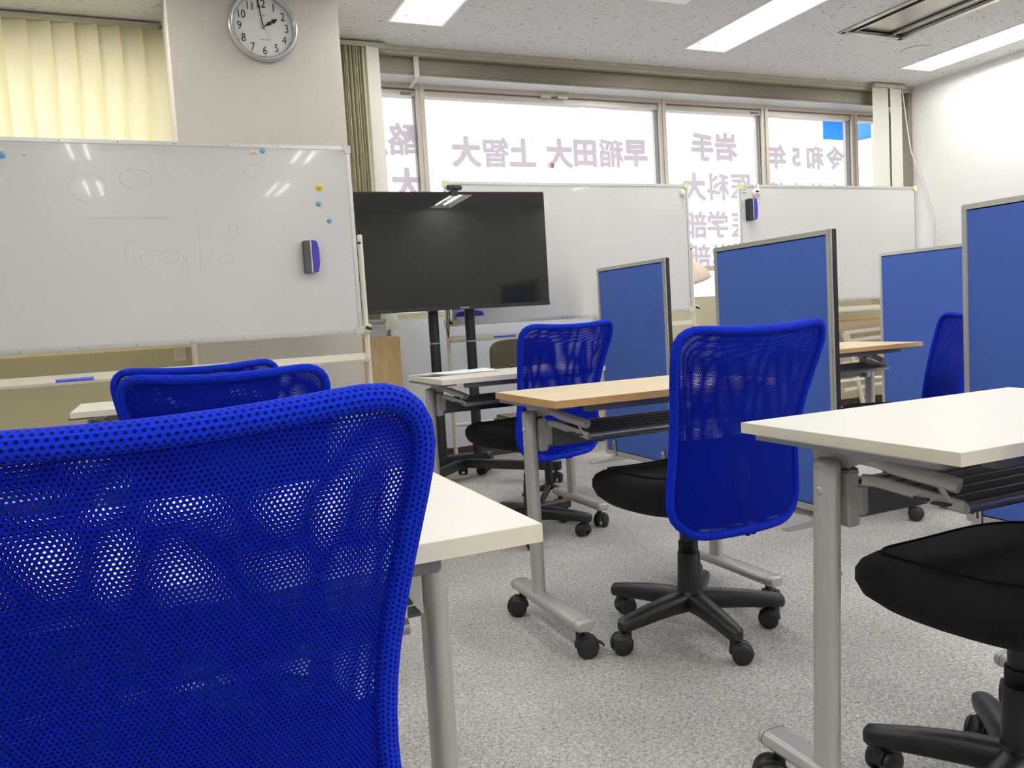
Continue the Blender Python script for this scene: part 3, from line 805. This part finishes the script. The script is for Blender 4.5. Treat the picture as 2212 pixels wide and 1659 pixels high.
# ------------------------------------------------------------------ whiteboards
def board(label, x0, x1, y, z0, z1, corner, ff=-.28, tray_z=.83):
    cx, W, H = (x0 + x1) / 2, x1 - x0, z1 - z0
    t = thing('mobile_whiteboard', label, 'whiteboard', (cx, y, 0))
    hw = W / 2
    part('panel', B(-hw + .012, hw - .012, -.012, .012, z0 + .012, z1 - .012), 'board_white', t)
    fr = 'board_alu'
    part('frame_rail', B(-hw, hw, -.017, .015, z1 - .022, z1), fr, t, bevel=.004)
    part('frame_rail', B(-hw, hw, -.017, .015, z0, z0 + .022), fr, t, bevel=.004)
    part('frame_rail', B(-hw, -hw + .022, -.0165, .015, z0, z1), fr, t, bevel=.004)
    part('frame_rail', B(hw - .022, hw, -.0165, .015, z0, z1), fr, t, bevel=.004)
    for sx in (-1, 1):
        for zz in (z0, z1):
            sg = 1 if zz == z0 else -1
            xa, xb = sorted((sx * (hw + .003), sx * (hw - .035))); za, zb = sorted((zz - sg * .003, zz + sg * .035))
            X_ = lambda d: sx * (hw - d)
            Z_ = lambda d: zz + sg * d
            part('corner_cap', MB().prism([(X_(-.003), Z_(-.003)), (X_(.035), Z_(-.003)), (X_(.035), Z_(.024)), (X_(.024), Z_(.024)), (X_(.024), Z_(.035)), (X_(-.003), Z_(.035))], 'y', -.0195, .018), corner, t)
        px = sx * (hw + .025)
        part('post', MB().cyl((px, .02, .07), (px, .02, 1.39), .013, 14).lathe([(.0135, 1.385), (.0135, 1.40), (.008, 1.406)], 14, Matrix.Translation((px, .02, 0))), 'cream_paint', t)
        part('pivot_pin', MB().cyl((sx * (hw - .002), .0, 1.365), (px, .012, 1.365), .006, 10), 'black_plastic', t)
        cl = part('clamp', B(px - .022, px + .018, -.025, .035, z0 + .0, z0 + .045), 'cream_paint', t, bevel=.005)
        part('clamp_knob', MB().tube([(px - .012, -.032, z0 + .028), (px + .014, -.032, z0 + .018)], .006, .007, n=8), 'black_plastic', cl)
        f = part('foot', MB().tube([(px, ff, .07), (px, .30, .07)], .016, .013, n=12), 'cream_paint', t)
        for yy in (ff + .01, .28): caster(f, (px, yy), .6 * sx, r=.022)
    part('pen_tray', MB().prism([(-.075, tray_z), (-.07, tray_z - .012), (.0, tray_z - .014), (.03, tray_z - .012), (.03, tray_z + .028), (.024, tray_z + .028), (.020, tray_z - .004), (-.068, tray_z - .004)], 'x', -hw - .012, hw + .012), 'cream_paint', t)
    part('stretcher', MB().cyl((-hw - .025, .02, .30), (hw + .025, .02, .30), .012, 12), 'cream_paint', t)
    n = 8
    for k in range(n):
        xx = -hw + W * (k + .5) / n
        for zz in (z0 + .011, z1 - .011):
            part('rivet', MB().lathe([(.0028, 0), (.002, .0015)], 8, Matrix.Translation((xx, -.017, zz)) @ Mx), 'ink_grey', t)
    return t
bL = board('big mobile whiteboard with faint erased writing in front of the clock column', -.87, .935, 3.98, .922, 1.826, 'board_frame', tray_z=.795)
board('mobile whiteboard behind the TV with pale yellow corner caps', 1.697, 3.508, 4.80, .925, 1.815, 'board_corner_yellow', ff=-.09, tray_z=.835)
board('mobile whiteboard near the white side wall with a round timer and an eraser', 3.955, 5.745, 4.80, .932, 1.818, 'board_corner_yellow', tray_z=.858)
# faint ghost strokes of erased writing on the big board
gh = MB()
def ghost(cx, cz, r1, r2, a0=0, a1=2 * PI, n=26):
    gh.tube([(cx + r1 * math.cos(a0 + (a1 - a0) * k / n) + .035, -.0122, cz + r2 * math.sin(a0 + (a1 - a0) * k / n)) for k in range(n + 1)], .0012, .0004, n=4, upv=(0, 1, 0))
for a in [(-.28, 1.62, .07, .06), (-.09, 1.66, .065, .042), (-.12, 1.49, .16, .004), (-.05, 1.30, .05, .05, 1, 4.5), (.02, 1.32, .04, .03), (.08, 1.26, .012, .05), (-.14, 1.33, .02, .06, 1, 4), (.14, 1.40, .01, .16, -1.5, 1.5), (.42, 1.70, .05, .03, 1, 5), (.30, 1.43, .02, .03), (.26, 1.30, .03, .02)]: ghost(*a)
g = part('erased_marks', gh, 'faint_mark', bL); g['kind'] = 'stuff'

# magnets, erasers, pens, timer --------------------------------------
def magnet(label, x, y, z, r, m, group=None, smile=False):
    o = part('magnet', MB().lathe([(r, 0), (r, .004), (r * .8, .007), (r * .72, .006), (r * .7, .009), (r * .4, .010), (.0005, .0105)], 20, Mx), m, loc=(x, y, z))
    tag(o, label, 'magnet', group)
    return o
yl = 3.98 - .0125
mg = magnet('yellow round magnet with a face near the right edge of the big whiteboard', .775, yl, 1.628, .016, 'magnet_yellow')
part('face_mark', MB().tube([(.007 * math.cos(a), -.0112, .007 * math.sin(a)) for a in [PI + PI * k / 8 for k in range(9)]], .001, .0006, n=4).lathe([(.0015, .0102), (.0015, .0116)], 6, Matrix.Translation((-.004, 0, .004)) @ Mx).lathe([(.0015, .0102), (.0015, .0116)], 6, Matrix.Translation((.004, 0, .004)) @ Mx), 'brown_back', mg)
magnet('light blue round magnet just below the yellow magnet on the big whiteboard', .765, yl, 1.551, .0115, 'magnet_blue')
magnet('light blue round magnet above the board eraser on the big whiteboard', .811, yl, 1.470, .0115, 'magnet_blue')
magnet('light blue round magnet beside two white magnets under the top frame', .528, yl, 1.795, .0115, 'magnet_blue')
for xx in (.480, .4955): magnet('small white magnet of a touching pair under the top frame', xx, yl, 1.786, .007, 'magnet_white', 'pair of white magnets')
magnet('single small white magnet under the top frame of the big whiteboard', -.439, yl, 1.756, .007, 'magnet_white')
magnet('light blue round magnet with a white one touching it under the top frame', -.517, yl, 1.749, .0115, 'magnet_blue')
magnet('small white magnet touching a light blue one from above', -.520, yl, 1.771, .007, 'magnet_white')
for dx, dz in ((0, 0), (.022, 0), (0, .022), (.022, .022)): magnet('small white magnet in the cluster of four at the corner of the timer whiteboard', 3.99 + dx, 4.7875, 1.765 + dz, .009, 'magnet_white', 'cluster of four white magnets')

def eraser(label, loc, rot, L=.158, felt='eraser_felt'):
    """pad against local +Y (the board), handle towards -Y, length along Z"""
    t = thing('board_eraser', label, 'eraser', loc); t.rotation_euler = rot
    part('felt_pad', B(-.026, .026, -.030, 0, -L / 2 + .004, L / 2 - .004), felt, t, bevel=.002)
    part('backing', B(-.026, .026, -.035, -.030, -L / 2 + .002, L / 2 - .002), 'eraser_white', t)
    part('handle', MB().prism([(-.035, -L / 2), (-.062, -L / 2 + .008), (-.070, -L * .2), (-.070, L * .2), (-.062, L / 2 - .008), (-.035, L / 2)], 'x', -.026, .026), 'eraser_blue', t, bevel=.005)
    return t
eraser('blue-handled board eraser with grey felt sticking upright to the big whiteboard', (.672, yl - .027, 1.298), (0, 0, PI / 2))
eraser('blue-handled board eraser with dark felt sticking upright to the timer whiteboard', (4.005, 4.7605, 1.634), (0, 0, PI / 2), .16, 'eraser_felt_dark')
eraser('blue-handled board eraser lying across the lower edge of the whiteboard behind the TV', (1.80, 4.7555, .945), Matrix(((0, 0, 1), (-1, 0, 0), (0, -1, 0))).to_euler(), .17, 'eraser_white')
tm = thing('kitchen_timer', 'small white round timer with red buttons and rabbit ears on the whiteboard', 'timer', (4.105, 4.7875, 1.757))
part('body', MB().lathe([(.034, 0), (.036, .008), (.034, .018), (.001, .019)], 28, Mx), 'magnet_white', tm)
for s in (-1, 1): part('ear', MB().tube([(s * .014, -.009, .03), (s * .017, -.009, .05), (s * .018, -.009, .062)], [.009, .010, .006], .006, n=10), 'magnet_white', tm)
part('display', B(-.014, .014, -.0205, -.018, .003, .016), 'black_gloss', tm)
for k in range(3): part('button', MB().lathe([(.005, .018), (.0045, .021)], 12, Matrix.Translation((-.014 + .014 * k, 0, -.013)) @ Mx), 'sticker_red', tm)
hk = thing('magnet_hook', 'white round magnet hook at the upper corner of the whiteboard behind the TV', 'hook', (3.458, 4.786, 1.755))
part('disc', MB().lathe([(.022, 0), (.022, .008), (.018, .012), (.001, .012)], 24, Mx), 'magnet_white', hk)
part('hook', MB().tube([(0, -.010, -.012), (0, -.014, -.04), (.008, -.022, -.052), (.014, -.026, -.042)], .003, n=8), 'grey_metal', hk)
part('string', MB().tube([(0, -.012, -.04), (.001, -.008, -.07), (.002, -.006, -.11)], .001, n=5), 'grey_metal', hk)

def pen(label, x, y, z, L, m, group=None):
    t = thing('marker_pen', label, 'marker', (x, y, z), group=group)
    part('barrel', MB().cyl((-L / 2, 0, 0), (L * .12, 0, 0), .0075, 12), m, t)
    part('cap', MB().cyl((L * .13, 0, 0), (L / 2, 0, 0), .0085, 12), m, t)
    part('sleeve', MB().cyl((-L * .38, 0, 0), (-L * .1, 0, 0), .0077, 12), m, t)
    return t
pen('blue marker lying on the tray of the big whiteboard', -.335, 3.935, .8005, .145, 'marker_blue')
pen('blue marker on the tray of the whiteboard behind the TV', 2.03, 4.755, .841, .15, 'marker_blue')
pen('orange-red marker on the tray of the whiteboard behind the TV', 2.185, 4.755, .841, .12, 'marker_red')

# ------------------------------------------------------------------ TV on stand
tv = thing('television', 'large black flat-screen TV on a black wheeled two-pole stand', 'television', (1.62, 4.45, 0), rotz=-.033)
part('screen_case', MB().box(-.585, .58, 0, .035, 1.02, 1.695).box(-.35, .35, .035, .07, 1.08, 1.5), 'tv_bezel', tv, bevel=.004)
part('screen', B(-.580, .575, -.002, 0, 1.043, 1.69), 'screen_black', tv)
part('bottom_bezel', B(-.585, .58, -.004, 0, 1.02, 1.042), 'tv_bezel', tv, bevel=.001)
part('logo', text_mesh('Hisense', .017, offset=.0003), 'band_silver', tv, loc=(.035, -.0045, 1.031), rot=(PI / 2, 0, 0))
for px in (-.115, .112):
    po = part('pole', MB().cyl((px, .15, .10), (px, .15, 1.35), .030, 20), 'stand_black', tv)
    part('band', MB().lathe([(.0305, .826), (.0308, .830), (.0305, .834)], 20, Matrix.Translation((px, .15, 0)), cap=False), 'band_silver', po)
part('mount_plate', MB().box(-.25, .25, .07, .12, 1.2, 1.45), 'stand_black', tv)
part('base_hub', MB().prism([(-.18, .07), (.18, .07), (.18, .105), (.155, .15), (.075, .15), (-.075, .15), (-.155, .15), (-.18, .105)], 'y', .115, .185), 'stand_black', tv, bevel=.004)
for a, b in (((-.05, .18), (.43, -.345)), ((.05, .18), (-.43, -.345)), ((-.15, .15), (-.24, .30)), ((.15, .15), (.24, .30))):
    d = Vector((b[0] - a[0], b[1] - a[1], 0)); L_ = d.length; ang = math.atan2(d.y, d.x)
    f = part('foot', MB().box(0, L_, -.025, .025, .075, .125, M=Matrix.Translation((a[0], a[1], 0)) @ rotz(ang)), 'stand_black', tv, bevel=.004)
    if b[1] > 0: continue
    caster(f, (b[0] - d.x / L_ * .03, b[1] - d.y / L_ * .03), ang, r=.028)
for q in ((-.22, .28), (.22, .28), (.16, .19)): caster(tv, q, .7, r=.028)
part('power_cable', MB().tube([(-.06, .16, 1.10), (-.03, .13, 1.02), (-.045, .12, .92), (-.035, .13, .86), (-.02, .14, .95), (-.01, .15, 1.05)], .003, n=6), 'black_plastic', tv)
wc = thing('webcam', 'small black webcam perched on top of the TV', 'webcam', (1.636, 4.46, 1.6965))
part('body', MB().box(-.046, .046, -.03, .0, .006, .034), 'black_plastic', wc, bevel=.006, seg=3)
part('lens', MB().lathe([(.011, .028), (.011, .034), (.006, .0345)], 18, Matrix.Translation((0, 0, .02)) @ Mx), 'black_gloss', wc)
part('clip', MB().box(-.02, .02, -.025, .03, -.0, .007).box(-.02, .02, -.022, -.013, -.025, .004), 'black_plastic', wc, bevel=.002)
part('logo_mark', MB().box(.026, .034, -.0305, -.0298, .017, .022), 'ink_grey', wc)

# ------------------------------------------------------------------ partitions (panels along Y)
def partition(label, x, y0, y1, z1, feet, z0=.03, blackend=True):
    t = thing('partition_screen', label, 'partition', (x, (y0 + y1) / 2, 0))
    h = (y1 - y0) / 2
    part('panel', B(-.013, .013, -h + .02, h - .02, z0 + .03, z1 - .02), 'partition_blue', t)
    part('top_rail', B(-.017, .017, -h, h, z1 - .025, z1), 'partition_alu', t, bevel=.004)
    part('bottom_rail', B(-.017, .017, -h, h, z0, z0 + .035), 'partition_alu', t, bevel=.004)
    part('end_post', MB().box(-.0175, .0175, h - .022, h + .001, z0, z1 - .001), 'partition_alu', t, bevel=.003)
    ep = part('end_post', MB().box(-.0175, .0175, -h - .001, -h + .022, z0, z1 - .001), 'partition_alu', t, bevel=.003)
    if blackend:
        part('seal_strip', B(-.008, .0155, -h - .006, -h - .001, z0 + .01, z1 - .001), 'partition_black', ep)
        part('edge_rib', B(-.0175, -.011, -h - .008, -h - .001, z0 + .01, z1 - .001), 'partition_alu', ep)
    for fy, wd in feet:
        yy = fy - (y0 + y1) / 2
        f = part('foot', MB().prism([(-wd, 0), (wd, 0), (wd, .006), (.06, .016), (.03, .03), (-.03, .03), (-.06, .016), (-wd, .006)], 'y', yy - .02, yy + .02), 'partition_alu', t, bevel=.002)
        br = part('bracket', MB().box(-.024, -.018, yy - .018, yy + .018, .02, .13).box(.018, .024, yy - .018, yy + .018, .02, .13), 'partition_alu', t, bevel=.004)
        part('slot', MB().box(-.0252, -.0238, yy - .004, yy + .004, .05, .11), 'partition_black', br)
    return t
partition('blue partition panel in front of the whiteboard behind the TV', 2.66, 3.86, 4.62, 1.238, [(4.50, .2), (3.95, .2)])
partition('blue partition panel behind the chair in the aisle and the wooden desk', 2.57, 2.545, 3.30, 1.235, [(2.60, .25), (3.2, .25)])
partition('blue partition panel standing near the white side wall behind the sideways chair', 4.58, 3.30, 4.11, 1.242, [(4.0, .2), (3.4, .2)])
partition('blue partition panel nearest the white desk with the black seat', 2.93, 1.47, 2.225, 1.282, [(2.17, .2), (1.55, .2)])

# ------------------------------------------------------------------ furniture along the window wall
cb = thing('wood_cabinet', 'tall narrow wood-grain cabinet between the big whiteboard and the TV', 'cabinet', (1.20, 5.0, 0))
part('body', B(-.165, .165, -.16, .20, .04, .885), 'wood_cabinet', cb, bevel=.003)
part('plinth', B(-.155, .155, -.14, .19, 0, .04), 'baseboard_brown', cb)
part('door', B(-.16, .16, -.178, -.161, .06, .87), 'wood_cabinet', cb, bevel=.002)
part('knob', MB().lathe([(.006, 0), (.010, .012), (.009, .018), (.001, .02)], 14, Matrix.Translation((-.12, -.178, .5)) @ Mx), 'band_silver', cb)
bx = thing('storage_box', 'pale grey box standing on the wood-grain cabinet', 'box', (1.235, 4.95, .886))
part('box', B(-.11, .055, -.09, .09, 0, .085), 'box_grey', bx, bevel=.003)
part('lid', B(-.113, .058, -.093, .093, .085, .108), 'box_grey', bx, bevel=.003)
ol = thing('wall_outlet', 'cream outlet plate on the beige wall below the glowing blind', 'outlet', (.12, YW - .0, .875))
part('plate', B(-.035, .035, -.008, 0, -.058, .058), 'cream_paint', ol, bevel=.003)
part('socket', B(-.02, .02, -.010, -.008, -.03, .03), 'board_frame', ol, bevel=.001)
# peach lamp hood on the sill
pl = thing('desk_lamp', 'pale peach lamp hood with a thin arm on the window sill', 'lamp', (3.86, 5.34, 1.02))
part('base', MB().lathe([(.06, 0), (.06, .012), (.02, .02)], 24), 'peach', pl)
part('arm', MB().tube([(-.03, 0, .015), (-.045, 0, .15), (-.05, 0, .30), (-.035, -.012, .345), (.0, -.02, .335), (.035, -.03, .285)], .009, n=8), 'peach', pl)
R = []
for k in range(9):
    q = k / 8; a = PI / 2 * q
    R.append((.012 + .088 * math.sin(a), -.155 * q ** 1.3))
part('shade', MB().lathe(R + [(R[-1][0] - .004, R[-1][1])], 24, Matrix.Translation((.045, -.03, .285)) @ Matrix.Rotation(-.35, 4, 'Y'), cap=False), 'peach', pl)

# folded table stored by the wall
ft = thing('folded_table', 'folded wood-topped table with white tube frame stored below the timer whiteboard', 'folding table', (5.42, 5.02, 0))
part('table_top', B(-.50, .50, .09, .115, .33, .76, M=Matrix.Rotation(.12, 4, 'X')), 'wood_desk', ft)
part('table_edge', MB().box(-.505, .505, .085, .12, .757, .775, M=Matrix.Rotation(.12, 4, 'X')), 'wood_edge', ft)
for xx in (-.26, .26):
    part('leg', MB().tube([(xx, -.03, .68), (xx + .05, -.05, .4), (xx + .14, -.06, .05)], .020, .020, n=8), 'cream_paint', ft)
part('frame_bar', MB().cyl((-.30, -.03, .67), (.36, -.03, .685), .018), 'cream_paint', ft)
part('frame_bar', MB().cyl((-.26, -.02, .60), (.36, -.02, .62), .018), 'cream_paint', ft)
part('frame_bar', MB().cyl((-.32, -.03, .42), (.40, -.03, .44), .015), 'cream_paint', ft)
part('frame_bar', MB().cyl((-.32, -.04, .20), (.45, -.04, .24), .018), 'cream_paint', ft)
part('frame_bar', MB().cyl((-.30, -.03, .67), (-.26, -.02, .60), .018), 'cream_paint', ft)
part('foot', MB().cyl((-.15, -.22, .02), (-.15, .2, .02), .018), 'cream_paint', ft)
part('foot', MB().cyl((.40, -.22, .02), (.40, .2, .02), .018), 'cream_paint', ft)

# brown-backed chair beyond the white desk
bc = thing('brown_chair', 'dark brown-backed chair behind the white desk with papers', 'chair', (1.80, 3.98, 0), rotz=PI)
Rr = []
for k in range(28):
    a = 2 * PI * k / 28; c, s_ = math.cos(a), math.sin(a)
    Rr.append((math.copysign(abs(c) ** .45, c) * .19, math.copysign(abs(s_) ** .5, s_) * .095 + .745))
part('backrest', MB().prism(Rr, 'y', -.02, .01, smooth=True), 'brown_back', bc, bevel=.006)
part('seat', B(-.21, .21, .02, .44, .40, .45), 'brown_back', bc, bevel=.018, seg=3)
part('back_stem', MB().tube([(0, .0, .67), (0, .01, .40), (0, .18, .39)], .02, .008, n=8), 'black_plastic', bc)
part('post', MB().cyl((0, .23, .06), (0, .23, .40), .022), 'black_plastic', bc)
for k in range(4):
    a = PI / 4 + k * PI / 2
    part('leg', MB().tube([(0, .23, .075), (.15 * math.cos(a), .23 + .15 * math.sin(a), .02)], [.018, .014], [.018, .012], n=8), 'black_plastic', bc)

# papers and cable on the far white desk
for k, (px, py, a) in enumerate(((1.19, 3.44, .25), (1.25, 3.46, -.05))):
    me = MB(); n = 8; R = []
    for i in range(n + 1):
        x = -.148 + .297 * i / n
        R.append([(x, -.105, .001 + .0008 * k + .006 * max(0, -x / .15) ** 2), (x, .105, .001 + .0008 * k + .004 * max(0, x / .15) ** 2)])
    me.rings(R, closed=False, cap=False)
    p_ = part('paper_sheet', me, 'paper_white', loc=(px, py, .7205), rot=(0, 0, a))
    tag(p_, ['white sheet of paper lying slanted under another on the white desk', 'white sheet of paper lying on top of another on the white desk'][k], 'paper', 'papers on the white desk')
cbl = part('cable', MB().tube([(1.43, 3.50, .724), (1.47, 3.46, .726), (1.50, 3.49, .728), (1.55, 3.47, .725), (1.60, 3.50, .724), (1.68, 3.52, .724)], .0045, n=7).tube([(1.49, 3.475, .728), (1.53, 3.48, .728)], .010, .007, n=8), 'black_plastic')
tag(cbl, 'black cable with a plug lying on the white desk below the TV', 'cable')

# cord hanging down the white side wall
wcord = part('hanging_cord', MB().tube([(6.10, 5.2, 2.70), (6.155, 5.2, 2.36), (6.20, 5.21, 2.2), (6.262, 5.17, 1.985), (6.262, 5.10, 1.75), (6.262, 5.05, 1.60), (6.262, 5.055, 1.40), (6.262, 5.06, 1.1), (6.262, 5.06, .5)], .005, n=6), 'cable_white')
tag(wcord, 'thin white cord hanging loosely down the white side wall by the corner', 'cord')
fc = thing('floor_cap', 'small brass floor outlet cap on the carpet behind the grey desk leg', 'floor cap', (2.075, 2.10, 0))
part('plate', MB().lathe([(.035, 0), (.034, .004), (.022, .006)], 24), 'brass', fc)
part('lid', MB().lathe([(.02, .005), (.018, .008), (.001, .008)], 20), 'brass', fc)
